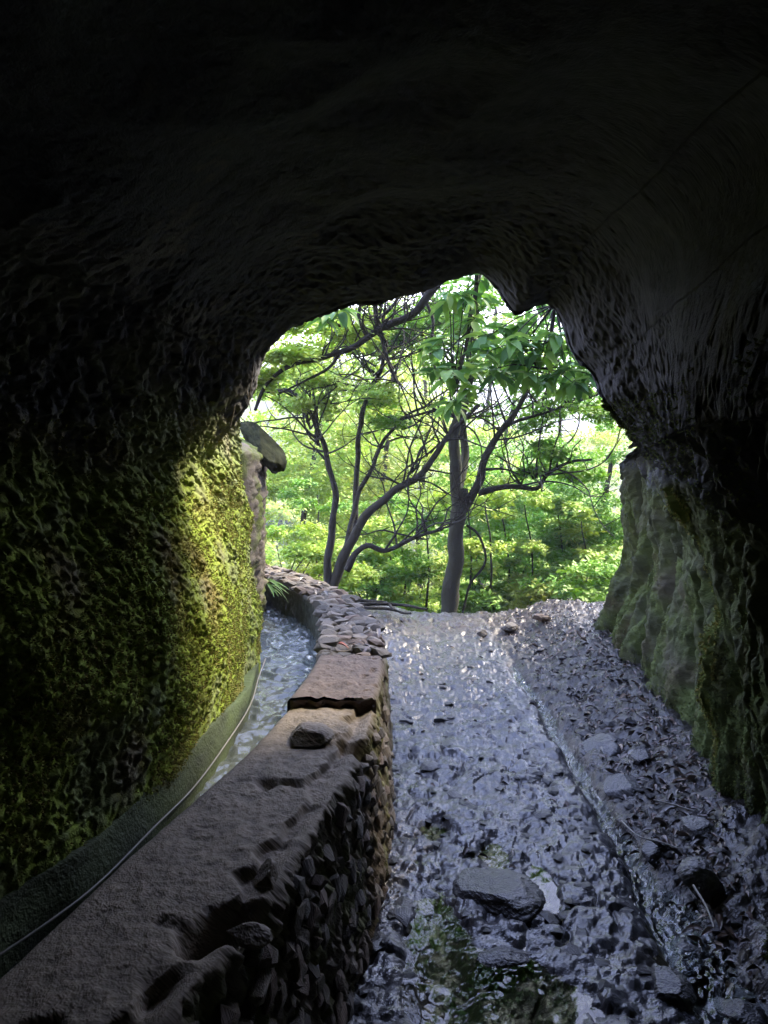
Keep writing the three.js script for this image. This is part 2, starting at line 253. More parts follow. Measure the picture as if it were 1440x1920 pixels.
function paving(x, d, dirt) { // plates of stone set on edge in mud, worn and wet
  const wx = x + 0.03 * fbm(x * 6, 0, d * 6, 2), wd = d + 0.03 * fbm(x * 6, 5, d * 6, 2);
  const a = worley(wx * 7, wd * 9), b = worley(wx * 16 + 40, wd * 21), c = worley(wx * 42 + 9, wd * 48);
  const gap = (w, k) => sstep(0, k, w.f2 - w.f1);
  const tilt = (w, s) => s * ((hash2(w.id[0], w.id[1], 5) - 0.5) * w.o[0] + (hash2(w.id[0], w.id[1], 6) - 0.5) * w.o[1]);
  const big = hash2(a.id[0], a.id[1], 3) * 0.013 * gap(a, 0.3) + tilt(a, 0.035) * gap(a, 0.2);
  const mid = hash2(b.id[0], b.id[1], 4) * 0.008 * gap(b, 0.5) + tilt(b, 0.03) * gap(b, 0.3);
  const sm = hash2(c.id[0], c.id[1], 4) * 0.003 * gap(c, 0.5) * sstep(-0.1, 0.2, fbm(x * 5, 3, d * 5, 2));
  const k = sstep(-0.1, 0.15, fbm(x * 3, 8, d * 3, 2));
  return { h: dirt ? 0.034 * fbm(x * 10, 1, d * 11, 4) + 0.02 * (0.3 - Math.abs(noise(x * 6, 4, d * 6))) + big * 0.8 + mid + sm : big * (0.35 + 0.65 * k) + mid * (0.9 - 0.3 * k) + sm + 0.014 * (0.3 - Math.abs(noise(x * 6 + 3, 4, d * 7))) + 0.016 * fbm(x * 11, 4, d * 12, 2) + 0.011 * fbm(x * 38, 4, d * 42, 3) - 0.014 * (1 - gap(a, 0.1)) * k - 0.008 * sstep(0.22, 0.4, noise(x * 13, 9, d * 15)), t: 0.5 * hash2(b.id[0], b.id[1], 9) + 0.5 * hash2(a.id[0], a.id[1], 9), g: gap(a, 0.2) };
}
const edgeR = d => 0.865 + 0.012 * noise(d * 3, 2, 2);
const ND = 470, depthAt = v => 1.15 * Math.pow(7.5 / 1.15, v);
function floorPoint(x, d, dirt) {
  const p = paving(x, d, dirt), e = Math.max(0, d - edgeAt(x)), y = floorY(x, d) + p.h - 0.015 - 1.6 * e * e - 0.5 * e;
  const s = 0.7 + 0.6 * p.t, q = 0.75 + 0.25 * p.g, far = sstep(5.7, 6.4, d), bank = dirt || far > 0.5;
  const st = [0.042 * s, 0.042 * s, 0.047 * s], mud = [0.028 * s, 0.024 * s, 0.021 * s];
  if (far > 0) for (let k = 0; k < 3; k++) mud[k] += far * [0.028, 0.016, 0.008][k];
  if (dirt) for (let k = 0; k < 3; k++) mud[k] *= 0.7;
  const m = dirt ? 0.9 : Math.max(0.8 * far, sstep(0.05, 0.3, fbm(x * 2.5, 6, d * 2.5, 3)) * 0.6);
  return { p: [x, y, -d], c: [0, 1, 2].map(k => lerp(st[k], mud[k], m) * q) };
}
const path = mesh('path', grid(230, ND, (u, v) => { const d = depthAt(v), x = lerp(wallR(d) - 0.12, edgeR(d), u); return floorPoint(x, d, false); }), M.path, null, 'structure');
const dirt = mesh('ground', grid(190, ND, (u, v) => { const d = depthAt(v), x = lerp(edgeR(d), rightBase(d) + 0.35, u); const r = floorPoint(x, d, true), e = floorPoint(x, d, false); const k = sstep(0, 0.05, x - edgeR(d)); for (let q = 0; q < 3; q++) { r.p[q] = lerp(e.p[q], r.p[q], k); r.c[q] = lerp(e.c[q], r.c[q], k); } return r; }), M.dirt, null, 'structure');
const floorTop = (x, d) => floorPoint(x, d, x > edgeR(d) + 0.02).p[1];

// ------------------------------------------------------------------ water
mesh('puddle_water', grid(90, 120, (u, v) => { const x = lerp(0.02, 0.84, u), d = lerp(1.2, 3.15, v); return { p: [x, -0.027 + 0.0016 * fbm(x * 24, 1, d * 30, 2), -d] }; }), M.puddle, null, 'structure');
mesh('trickle_water', grid(40, 500, (u, v) => { const d = lerp(1.5, 5.3, v), x = lerp(0.85, 1.06, u); return { p: [x, -0.052 + 0.009 * fbm(x * 30, 1, d * 22, 2) + 0.011 * noise(x * 45, 3, d * 36), -d] }; }), M.water, null, 'structure');
mesh('channel_water', grid(56, 620, (u, v) => {
  const d = lerp(0.4, 6.4, v), x = lerp(chanL(d) - 0.04, wallL(d) + 0.04, u);
  const e = fbm(x * 9, 2, d * 6, 2), y = WATER + 0.018 * fbm(x * 8 + e, 1, d * 7, 2) + 0.02 * noise(x * 13 + e, 3, d * 17 + e * 2) + 0.003 * noise(x * 40, 3, d * 40);
  return { p: [x, y, -d] };
}), M.foam, null, 'structure');

// ------------------------------------------------------------------ channel wall against the rock, cable
{
  const cw = thing('channel_wall', 'smooth green stained concrete rim of the channel below the mossy tunnel wall', 'channel wall');
  mesh('concrete_face', grid(40, 300, (u, v) => {
    const d = lerp(0.4, 3.75, v), top = 0.545 - 0.07 * sstep(2.5, 3.4, d) + 0.02 * fbm(d * 4, 1, 1, 3);
    const y = u < 0.75 ? lerp(0.1, top, u / 0.75) : top + 0.01 * (u - 0.75), x = chanL(d) + (u < 0.75 ? 0 : -0.3 * (u - 0.75)) - 0.02 * sstep(0.45, 0.55, y) + 0.006 * fbm(d * 8, y * 8, 4, 3);
    const n = fbm(d * 5, y * 9, 2, 4) + 0.5; return { p: [x, y, -d], c: [0.034 * (0.3 + n * 1.4), 0.05 * (0.3 + n * 1.4), 0.013 * (0.3 + n * 1.4)], uv: [d, y] };
  }), M.concrete, cw);
  mesh('channel_bed', grid(6, 120, (u, v) => { const d = lerp(0.4, 6.6, v); return { p: [lerp(chanL(d) - 0.1, wallL(d) + 0.1, u), 0.16, -d], c: [0.03, 0.033, 0.02] }; }), M.concrete, cw);
  const cp = [[498, 1235, 0.5], [485, 1270, 0.48], [470, 1320, 0.47], [420, 1400, 0.47], [360, 1480, 0.47], [290, 1550, 0.475], [180, 1660, 0.47], [100, 1722, 0.47], [-60, 1830, 0.47]].map(([px, py, y]) => at(px, py, F * (EYE - y) / (py - HY)));
  tag(mesh('cable', new THREE.TubeGeometry(new THREE.CatmullRomCurve3(cp), 160, 0.0028, 8), M.cable), 'thin pale cable running along the mossy side of the channel', 'cable');
}

// ------------------------------------------------------------------ levada wall
function makeStone(seed, flat, n = 16) {
  const r = rng(seed), p = [];
  for (let i = 0; i < n; i++) { const a = r() * 6.283, z = r() * 2 - 1, q = Math.sqrt(1 - z * z), k = 0.82 + 0.3 * r(); p.push(new THREE.Vector3(Math.cos(a) * q * k, z * k * flat, Math.sin(a) * q * k)); }
  const g = new ConvexGeometry(p), pos = g.attributes.position, uv = new Float32Array(pos.count * 2);
  for (let i = 0; i < pos.count; i++) { uv[2 * i] = (pos.getX(i) + pos.getY(i)) * 0.1; uv[2 * i + 1] = (pos.getZ(i) + pos.getY(i)) * 0.1; }
  g.setAttribute('uv', new THREE.BufferAttribute(uv, 2)); return g;
}
const stones = [...Array(9).keys()].map(i => makeStone(100 + i, 1, 21 + i % 4));
function placeStone(parent, geo, mat, x, y, d, sx, sy, sz, ry, tx = 0, tz = 0) {
  const m = new THREE.Mesh(geo, mat); m.name = stoneName(parent); m.position.set(x, y, -d); m.scale.set(sx, sy, sz); m.rotation.set(tx, ry, tz); m.castShadow = m.receiveShadow = true; parent.add(m); return m;
}
const levada = thing('levada_wall', 'low curved stone and concrete wall between the water channel and the path', 'wall');
function wallPiece(name, d0, d1, top, nd, style, ends) {
  const NU = 150;
  return mesh(name, grid(NU, nd, (u, v) => {
    let d = lerp(d0, d1, v);
    const L = wallL(d), R = wallR(d), h = top;
    // around the section: up the channel side, across the top, down the path side, with rounded arrises
    const per = [[L, 0.1], [L, h - 0.02], [L + 0.015, h - 0.003], [L + 0.05, h], [R - 0.05, h], [R - 0.015, h - 0.006], [R, h - 0.03], [R + 0.025, 0.2], [R + 0.035, -0.1]];
    const us = [0, 0.2, 0.215, 0.23, 0.68, 0.70, 0.715, 0.88, 1]; let i = 0; while (i < 7 && u > us[i + 1]) i++;
    const t = (u - us[i]) / (us[i + 1] - us[i]); let x = lerp(per[i][0], per[i + 1][0], t), y = lerp(per[i][1], per[i + 1][1], t);
    const onTop = sstep(0.21, 0.25, u) * (1 - sstep(0.67, 0.71, u)), face = sstep(0.69, 0.73, u), edge = Math.exp(-(((u - 0.69) / 0.07) ** 2));
    const n1 = fbm(x * 5, y * 5, d * 5, 3), n2 = fbm(x * 24, y * 24, d * 24, 3), n3 = fbm(x * 70, y * 70, d * 70, 2);
    if (style === 'near') {
      y += onTop * (0.016 * n1 + 0.007 * n2 + 0.005 * n3);
      const bite = sstep(0.02, 0.28, fbm(d * 3.2, x * 3, 11, 3)) * edge; y -= 0.10 * bite * (1 - face * 0.6); x -= 0.05 * bite;
      const hole = sstep(0.22, 0.4, fbm(x * 8, 3, d * 8, 2) + 0.5 * edge) * onTop; y -= 0.022 * hole;
      x += face * (0.04 * n1 + 0.04 * n2 + 0.022 * n3);
      x -= (1 - sstep(0.18, 0.23, u)) * 0.02 * n2;
    } else if (style === 'slab') { y += onTop * (0.02 * n1 + 0.01 * n2 + 0.005 * n3) - 0.03 * edge * sstep(0, 0.3, n1 + n2); x += face * (0.03 * n1 + 0.03 * n2); if (v < 0.001 || ends) { d += 0.05 * fbm(x * 11, 2, 3, 3) * (1 - sstep(0, 0.25, v)); } }
    else { y += onTop * (0.02 * n1 + 0.02 * n2) - 0.02 * onTop; x += face * (0.03 * n1 + 0.03 * n2) - (1 - sstep(0.18, 0.23, u)) * 0.015 * n2; }
    const s = 0.75 + 0.7 * (n2 + 0.35) + 0.4 * n3, mo = face * sstep(-0.1, 0.2, fbm(x * 7, y * 4, d * 7, 3));
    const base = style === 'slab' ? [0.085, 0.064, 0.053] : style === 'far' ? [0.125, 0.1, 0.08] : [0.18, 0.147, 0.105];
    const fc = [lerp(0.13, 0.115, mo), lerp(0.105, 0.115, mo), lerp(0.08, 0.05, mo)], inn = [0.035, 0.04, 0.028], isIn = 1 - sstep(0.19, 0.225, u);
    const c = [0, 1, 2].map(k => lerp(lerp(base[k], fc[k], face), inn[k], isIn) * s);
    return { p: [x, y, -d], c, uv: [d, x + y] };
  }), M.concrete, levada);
}
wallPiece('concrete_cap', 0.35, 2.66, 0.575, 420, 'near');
wallPiece('cap_slab', 2.66, 3.2, 0.612, 90, 'slab', true);
wallPiece('rubble_core', 3.16, 6.5, 0.585, 330, 'far');
{ // the slab's broken end, towards the camera, its shade painted into a darker colour
  const d = 2.66;
  mesh('slab_end', grid(40, 12, (u, v) => { const x = lerp(wallL(d) + 0.01, wallR(d) - 0.004, u), y = lerp(0.5, 0.6 + 0.012 * fbm(x * 14, 2, 5, 3), v); return { p: [x, y, -(d + 0.05 * fbm(x * 11, 2, 3, 3) - 0.004 + 0.03 * fbm(x * 20, y * 30, 1, 3) + (1 - v) * 0.03)], c: [0.06, 0.045, 0.04], uv: [x, y] }; }), M.concrete, levada);
  const r = rng(31);
  // rubble on top of the far stretch
  for (let i = 0, dd = 3.2; dd < 5.9; i++) {
    const L = wallL(dd), R = wallR(dd), n = 4;
    for (let k = 0; k < n; k++) {
      const t = (k + 0.5 + (r() - 0.5) * 0.5) / n, s = 0.04 + 0.022 * r(), d = dd + (r() - 0.5) * 0.05;
      placeStone(levada, stones[Math.floor(r() * 9)], stoneMats[Math.floor(r() * 4)], lerp(L, R, t), TOP - 0.012 + 0.012 * r(), d, s * 1.15, s * 0.5, s * 0.62, r() * 1.2 - 0.6, (r() - 0.5) * 0.3, (r() - 0.5) * 0.3);
    }
    dd += 0.062 + 0.02 * r();
  }
  // stones in the face beside the path
  for (let i = 0; i < 230; i++) {
    const d = 1.15 * Math.pow(3.0 / 1.15, r()), y = 0.02 + 0.5 * r(), s = 0.02 + 0.03 * r();
    placeStone(levada, stones[Math.floor(r() * 9)], stoneMats[Math.floor(r() * 4)], wallR(d) + -0.004 + 0.03 * (1 - y / 0.6) + 0.012 * r(), y, d, 0.024, s * 0.8, s * 1.1, (r() - 0.5) * 0.3, (r() - 0.5) * 1.2, (r() - 0.5) * 0.3);
  }
}
// ------------------------------------------------------------------ loose rocks
function rockGeo(seed, sx, sy, sz, cut = 0.75) {
  const g = mergeVertices(new THREE.IcosahedronGeometry(1, 14).deleteAttribute('normal').deleteAttribute('uv')), p = g.attributes.position, r = rng(seed), planes = [];
  for (let i = 0; i < 9; i++) planes.push([new THREE.Vector3(r() * 2 - 1, r() * 2 - 1, r() * 2 - 1).normalize(), cut * (0.72 + 0.4 * r())]);
  const v = new THREE.Vector3(), uv = new Float32Array(p.count * 2);
  for (let i = 0; i < p.count; i++) {
    v.fromBufferAttribute(p, i);
    for (const [n, k] of planes) { const q = v.dot(n) - k; if (q > 0) v.addScaledVector(n, -q * 0.92); }
    v.multiplyScalar(1 + 0.14 * fbm(v.x * 2 + seed, v.y * 2, v.z * 2, 4) + 0.09 * fbm(v.x * 7, v.y * 9, v.z * 7 + seed, 4));
    p.setXYZ(i, v.x * sx, v.y * sy, v.z * sz); uv[2 * i] = v.x * sx + v.y * sy; uv[2 * i + 1] = v.z * sz;
  }
  g.setAttribute('uv', new THREE.BufferAttribute(uv, 2)); g.computeVertexNormals(); return g;
}
function rock(name, seed, x, d, sx, sy, sz, ry, mat, label, dy = 0, onWall = null) {
  const m = mesh(name, rockGeo(seed, sx, sy, sz), mat); m.position.set(x, (onWall ?? floorY(x, d)) + dy, -d); m.rotation.y = ry; return tag(m, label, 'rock');
}
rock('flat_rock', 5, 0.39, 2.52, 0.14, 0.055, 0.17, 0.5, wetMats[0], 'large wet flat rock in the middle of the path above the puddles', -0.008);
rock('rock', 6, 0.37, 2.24, 0.1, 0.025, 0.05, 0.2, wetMats[1], 'low dark wet rock on the path just below the large flat rock', -0.012);
rock('rock', 7, 0.93, 2.33, 0.09, 0.06, 0.09, 1.0, wetMats[1], 'dark round rock in the trickle near the lower right of the path', 0.03);
rock('rock', 8, 1.07, 2.52, 0.075, 0.07, 0.075, 2.0, wetMats[2], 'pale wet upright rock at the foot of the right wall', 0.05);
rock('rock', 9, 0.98, 2.05, 0.09, 0.07, 0.1, 0.4, wetMats[1], 'black angular rock lowest at the right beside the tunnel wall', 0.03);
rock('slab_rock', 10, 1.1, 3.75, 0.12, 0.045, 0.15, -0.4, wetMats[1], 'long grey layered slab lying among leaves right of the trickle', -0.016);
rock('slab_rock', 11, 1.08, 3.3, 0.1, 0.05, 0.12, -0.9, wetMats[0], 'dark wet cracked slab lying nearer the camera beside the trickle', -0.012);
rock('rock', 41, 1.2, 2.85, 0.07, 0.05, 0.08, 0.7, wetMats[0], 'dark wet rock at the foot of the right wall, just beyond the pale upright rock', 0.0);
rock('rock', 42, 0.8, 2.08, 0.075, 0.035, 0.06, 1.7, wetMats[0], 'low dark rock between the puddles and the trickle at the lower right', -0.005);
rock('rock', 43, 1.02, 2.78, 0.06, 0.04, 0.07, 2.6, wetMats[1], 'small dark rock in the dirt right beside the bend of the trickle', -0.005);
rock('rock', 44, 1.22, 3.5, 0.06, 0.045, 0.08, 0.2, wetMats[1], 'dark rock among leaves between the two slabs and the right wall', 0.0);
rock('rock', 45, 0.12, 1.98, 0.06, 0.035, 0.05, 0.9, wetMats[0], 'dark wet rock at the left edge of the green puddle', 0.0);
rock('stone', 12, 0.78, 5.95, 0.045, 0.035, 0.04, 0.3, stoneMats[1], 'small dark upright stone at the far end of the path, leftmost of three', 0.02);
rock('stone', 13, 1.02, 6.1, 0.085, 0.05, 0.07, 0.8, stoneMats[1], 'dark lumpy stone at the far end of the path, middle of three', 0.02);
rock('stone', 14, 1.28, 6.1, 0.09, 0.035, 0.06, 0.1, stoneMats[3], 'dark flat stone at the far end of the path, nearest the right wall', 0.04);
rock('wall_rock', 15, -0.24, 2.36, 0.085, 0.035, 0.08, 0.5, stoneMats[2], 'grooved brown rock lying on the channel wall before the dark step', 0.01, 0.575);
rock('wall_stone', 16, -0.255, 1.62, 0.03, 0.05, 0.045, 0.2, stoneMats[2], 'pale pointed stone jutting up from the broken edge of the channel wall', 0.0, 0.555);
rock('wall_stone', 17, -0.265, 1.46, 0.05, 0.02, 0.03, -0.3, stoneMats[2], 'pale flat wedge of stone low on the broken edge of the channel wall', 0.0, 0.545);
{ // single stones that stand out of the path and the dirt
  const r = rng(77);
  for (let i = 0; i < 210; i++) {
    const d = 1.75 * Math.pow(5.6 / 1.75, r()), x = lerp(wallR(d) + 0.05, 0.83, r()), s = 0.018 + 0.035 * r() * r();
    const y = floorTop(x, d); if (y < -0.035) continue;
    placeStone(path, stones[Math.floor(r() * 9)], wetMats[Math.floor(r() * 3)], x, y - 0.1 * s, d, s * 1.2, s * 0.35, s * 0.9, r() * 3, (r() - 0.5) * 0.35, (r() - 0.5) * 0.35);
  }
  for (let i = 0; i < 150; i++) {
    const d = 1.9 * Math.pow(5.9 / 1.9, r()), x = lerp(1.0, rightBase(d), r()), s = 0.014 + 0.03 * r() * r();
    placeStone(dirt, stones[Math.floor(r() * 9)], wetMats[Math.floor(r() * 3)], x, floorTop(x, d), d, s * 1.2, s * 0.5, s, r() * 3, (r() - 0.5) * 0.4, (r() - 0.5) * 0.4);
  }
}
// ------------------------------------------------------------------ rock outcrop outside, left
{
  const o = thing('rock_outcrop', 'grey mossy rock outcrop beside the channel just outside the tunnel', 'rock outcrop');
  mesh('boulder', grid(170, 150, (u, v) => {
    const y = lerp(0, 1.75, v), a = u * Math.PI * 2, bulge = 1 - 0.8 * sstep(1.45, 1.75, y) ;
    let cx = -1.45, cd = 4.85, rx = 0.66 * bulge - 0.05 * (1 - sstep(0.2, 0.9, y)), rd = 0.55 * bulge;
    const k = 1 + 0.10 * fbm(Math.cos(a) * 2, y * 2, Math.sin(a) * 2, 3), sq = 1 / Math.pow(Math.abs(Math.cos(a)) ** 3 + Math.abs(Math.sin(a)) ** 3, 1 / 3);
    let x = cx + Math.cos(a) * rx * k * sq, d = cd + Math.sin(a) * rd * k * sq; const f = fbm(x * 22, y * 18, d * 22, 4); x += 0.06 * f; d += 0.06 * f;
    const m = sstep(-0.05, 0.25, fbm(x * 5, y * 5, d * 5, 3)), s = 0.8 + 0.8 * f;
    return { p: [x, y, -d], c: [lerp(0.13, 0.1, m) * s, lerp(0.115, 0.125, m) * s, lerp(0.1, 0.04, m) * s], uv: [a, y] };
  }), M.rock, o);
  const g = rockGeo(21, 0.34, 0.12, 0.32, 0.6), c = g.attributes.position, col = new Float32Array(c.count * 3);
  for (let i = 0; i < c.count; i++) { const n = fbm(c.getX(i) * 12, c.getY(i) * 12, c.getZ(i) * 12, 3) + 0.5; col.set([0.05 * n, 0.056 * n, 0.026 * n], i * 3); }
  g.setAttribute('color', new THREE.BufferAttribute(col, 3));
  const ov = mesh('overhang', g, M.rock, o); ov.position.copy(at(490, 835, 5.0)); ov.rotation.z = -0.85; ov.scale.set(0.66, 0.9, 0.7);
}
{ // unseen cliff added outside the frame, shaped to keep sun off the mouth
  const c = thing('added_cliff', 'unseen rock face added beside the tunnel mouth to block the sun', 'cliff');
  mesh('blocker_face', grid(90, 90, (u, v) => { const t = lerp(-2.4, 5.5, u), y = lerp(-4, lerp(5.15, 10, sstep(-0.1, 0.7, t)), v); const f = 0.7 * fbm(t * 0.9, y * 0.7, 3, 4); return { p: [2.85 + (t > 0 ? 0.55 : 0.1) * t + f * sstep(-2, 0.5, t) + 0.06 * (y + 4) * (y > 0 ? 1 : 0.3), y, -(5.4 + t * 0.8 + f * 0.5)], c: [0.09, 0.09, 0.07], uv: [t, y] }; }), M.rock, c);
}
// ------------------------------------------------------------------ wood and leaves
function limb(pts, r0, r1, seed = 1, segs = 0, rad = 9) { // tapered, slightly knotty tube through points
  const c = new THREE.CatmullRomCurve3(pts, false, 'centripetal'), n = segs || Math.max(8, pts.length * 8), fr = c.computeFrenetFrames(n), P = new THREE.Vector3();
  const L = c.getLength();
  return grid(rad, n + 1, (u, v, i, j) => {
    c.getPointAt(v, P); const a = (i % (rad - 1)) / (rad - 1) * 6.2832, k = lerp(r0, r1, Math.pow(v, 0.8)) * (1 + 0.22 * noise(v * L * 6, seed, Math.cos(a) * 0.7) + 0.1 * noise(v * L * 20, seed, Math.sin(a) * 2));
    const wob = Math.min(1, v * 6) * Math.min(0.035, r0 * 0.9), q = fr.normals[j].clone().multiplyScalar(Math.cos(a) * k + wob * noise(v * L * 3.2, seed, 5)).addScaledVector(fr.binormals[j], Math.sin(a) * k + wob * noise(v * L * 3.2, seed, 9)).add(P);
    return { p: [q.x, q.y, q.z], uv: [a * r0, v * L] };
  });
}
function leafGeo(l, w, fold = 0.25, droop = 0.25) { // one pointed leaf, folded on its midrib, along +z
  const n = 5, P = [], I = [];
  for (let i = 0; i <= n; i++) { const t = i / n, h = w * Math.pow(Math.sin(Math.PI * Math.pow(t, 0.8)), 0.85) * 0.5, y = -droop * l * t * t; P.push(-h, y + h * fold * 2, t * l, 0, y, t * l, h, y + h * fold * 2, t * l); }
  for (let i = 0; i < n; i++) { const a = i * 3, b = a + 3; I.push(a, a + 1, b + 1, a, b + 1, b, a + 1, a + 2, b + 2, a + 1, b + 2, b + 1); }
  const g = new THREE.BufferGeometry(); g.setAttribute('position', new THREE.Float32BufferAttribute(P, 3)); g.setIndex(I); g.computeVertexNormals(); return g;
}
function smallLeaf(l, w) { const g = new THREE.BufferGeometry(); g.setAttribute('position', new THREE.Float32BufferAttribute([0, 0, 0, -w / 2, w * 0.15, l * 0.45, 0, -l * 0.08, l, w / 2, w * 0.15, l * 0.45, 0, -0.01 * l, l * 0.5], 3)); g.setIndex([0, 4, 1, 1, 4, 2, 0, 3, 4, 4, 3, 2]); g.computeVertexNormals(); return g; }
function sprigGeo(seed, n, l, w, spread) { // leaves round a short twig
  const r = rng(seed), gs = [], q = new THREE.Object3D();
  for (let i = 0; i < n; i++) {
    const t = (i + 0.5) / n, g = smallLeaf(l * (0.7 + 0.6 * r()), w * (0.7 + 0.6 * r()));
    q.position.set((r() - 0.5) * spread * 0.5, (r() - 0.5) * spread * 0.4, (t - 0.5) * spread * 1.6); q.rotation.set(-0.5 + r() * 1.0, r() * 6.283, (r() - 0.5) * 1.2, 'YXZ'); q.updateMatrix(); g.applyMatrix4(q.matrix); gs.push(g);
  }
  return mergeGeometries(gs);
}
const sprigs = [sprigGeo(1, 12, 0.055, 0.028, 0.10), sprigGeo(2, 12, 0.05, 0.03, 0.12), sprigGeo(3, 10, 0.075, 0.032, 0.13)];
function crown(parent, blobs, mat, seed, scale = 1, name = 'crown', kind = 0) { // blobs: [Vector3, radius, count, flatten]
  const r = rng(seed), total = blobs.reduce((s, b) => s + b[2], 0), im = new THREE.InstancedMesh(sprigs[kind], mat, total), o = new THREE.Object3D(), col = new THREE.Color(); let k = 0;
  for (const [c, R, n, fl = 0.7] of blobs) {
    const sub = []; for (let i = 0; i < Math.max(4, n / 26); i++) { const v = new THREE.Vector3(r() * 2 - 1, r() * 2 - 1, r() * 2 - 1); if (v.length() > 1) { v.normalize().multiplyScalar(0.6 + 0.4 * r()); } sub.push(v.multiply(new THREE.Vector3(R, R * fl, R)).add(c)); }
    for (let i = 0; i < n; i++) {
      const s = sub[Math.floor(r() * sub.length)], g = () => (r() + r() + r() - 1.5) * 0.55 * R * 0.42;
      o.position.set(s.x + g() * 1.4, s.y + g() * 0.5, s.z + g() * 1.4); o.rotation.set((r() - 0.5) * 1.2, r() * 6.283, (r() - 0.5) * 1.2); o.scale.setScalar(scale * (0.7 + 0.6 * r())); o.updateMatrix(); im.setMatrixAt(k, o.matrix);
      const b = 0.75 + 0.5 * r(); col.setRGB(b * (0.9 + 0.3 * r()), b, b * (0.7 + 0.5 * r())); im.setColorAt(k++, col);
    }
  }
  im.name = parent ? name : numbered(name); im.userData.kind = 'stuff'; im.castShadow = im.receiveShadow = true; (parent || scene).add(im); return im;
}
function twigs(parent, seed, n, starts, len, r0 = 0.012) { // fine crooked twigs, forking, too many to count
  const r = rng(seed), gs = [];
  for (let i = 0; i < n; i++) {
    const s = starts[Math.floor(r() * starts.length)], a = s[0].clone().lerp(s[1], r()), dir = new THREE.Vector3(r() * 2 - 1, r() * 1.1 - 0.15, r() - 0.5).normalize(), p = [a], l = len * (0.5 + r());
    for (let k = 0; k < 5; k++) { dir.add(new THREE.Vector3(r() - 0.5, r() - 0.4, r() - 0.5).multiplyScalar(0.9)).normalize(); p.push(p[k].clone().addScaledVector(dir, l / 5)); }
    gs.push(limb(p, r0, r0 * 0.3, seed + i, 14, 5));
    for (let q = 1; q < 4; q++) { const d2 = new THREE.Vector3(r() * 2 - 1, r() - 0.2, r() - 0.5).normalize(); gs.push(limb([p[q + 1], p[q + 1].clone().addScaledVector(d2, l * 0.18), p[q + 1].clone().addScaledVector(d2, l * 0.3).add(new THREE.Vector3((r() - 0.5) * 0.15, r() * 0.12, 0))], r0 * 0.5, r0 * 0.2, seed + i + q * 99, 7, 4)); }
  }
  mesh('twigs', mergeGeometries(gs), M.darkBark, parent, 'stuff');
}
const L = (d, ...p) => p.map(q => at(q[0], q[1], q[2] || d));

// main tree, forked, beside the path
{
  const t = thing('tree', 'forked grey tree standing behind the far edge of the path', 'tree'), d = 7.8;
  mesh('trunk', limb(L(d, [838, 1190], [845, 1120], [852, 1050], [858, 980], [862, 935], [864, 915]), 0.098, 0.075, 1, 40, 14), M.paleBark, t);
  mesh('limb', limb(L(d, [860, 950], [855, 900], [851, 850], [856, 800], [868, 760], [880, 690], [888, 620], [895, 540], [905, 440]), 0.07, 0.035, 2), M.paleBark, t);
  mesh('limb_001', limb(L(d, [864, 960], [880, 940], [897, 905], [905, 870], [922, 835], [945, 800], [975, 760], [1000, 700]), 0.055, 0.02, 3), M.bark, t);
  mesh('limb_002', limb(L(d, [858, 915, 7.9], [872, 860, 8.1], [868, 800, 8.2], [872, 740, 8.2], [860, 650, 8.2], [850, 560, 8.2]), 0.055, 0.02, 4), M.paleBark, t);
  mesh('branch', limb(L(d, [897, 925], [930, 915], [975, 912], [1008, 915], [1030, 890], [1060, 868], [1110, 862, 7.5]), 0.035, 0.012, 5), M.darkBark, t);
  mesh('branch_001', limb(L(d, [905, 880], [945, 880], [990, 895]), 0.018, 0.006, 6), M.darkBark, t);
  mesh('branch_002', limb(L(d, [870, 790], [830, 770], [790, 775], [750, 790]), 0.025, 0.008, 7), M.darkBark, t);
  mesh('branch_003', limb(L(d, [945, 800], [1000, 780], [1060, 760], [1140, 735]), 0.02, 0.008, 8), M.darkBark, t);
  mesh('branch_004', limb(L(d, [875, 985], [895, 1000], [910, 1050], [880, 1100], [866, 1160]), 0.014, 0.012, 9), M.darkBark, t);
  twigs(t, 801, 74, [[at(851, 850, d), at(888, 620, d)], [at(922, 835, d), at(1000, 700, d)], [at(975, 912, d), at(1060, 868, d)], [at(872, 740, 8.2), at(850, 560, 8.2)], [at(1000, 780, d), at(1140, 735, d)]], 0.9);
  crown(t, [[at(960, 700, 8), 0.9, 420], [at(840, 640, 8), 0.8, 330], [at(1080, 740, 8.2), 0.75, 380], [at(760, 620, 8.4), 0.7, 260], [at(1060, 870, 8), 0.45, 200], [at(780, 760, 8), 0.5, 100], [at(900, 480, 8), 1.0, 200]], M.leafB, 11, 1.1);
}
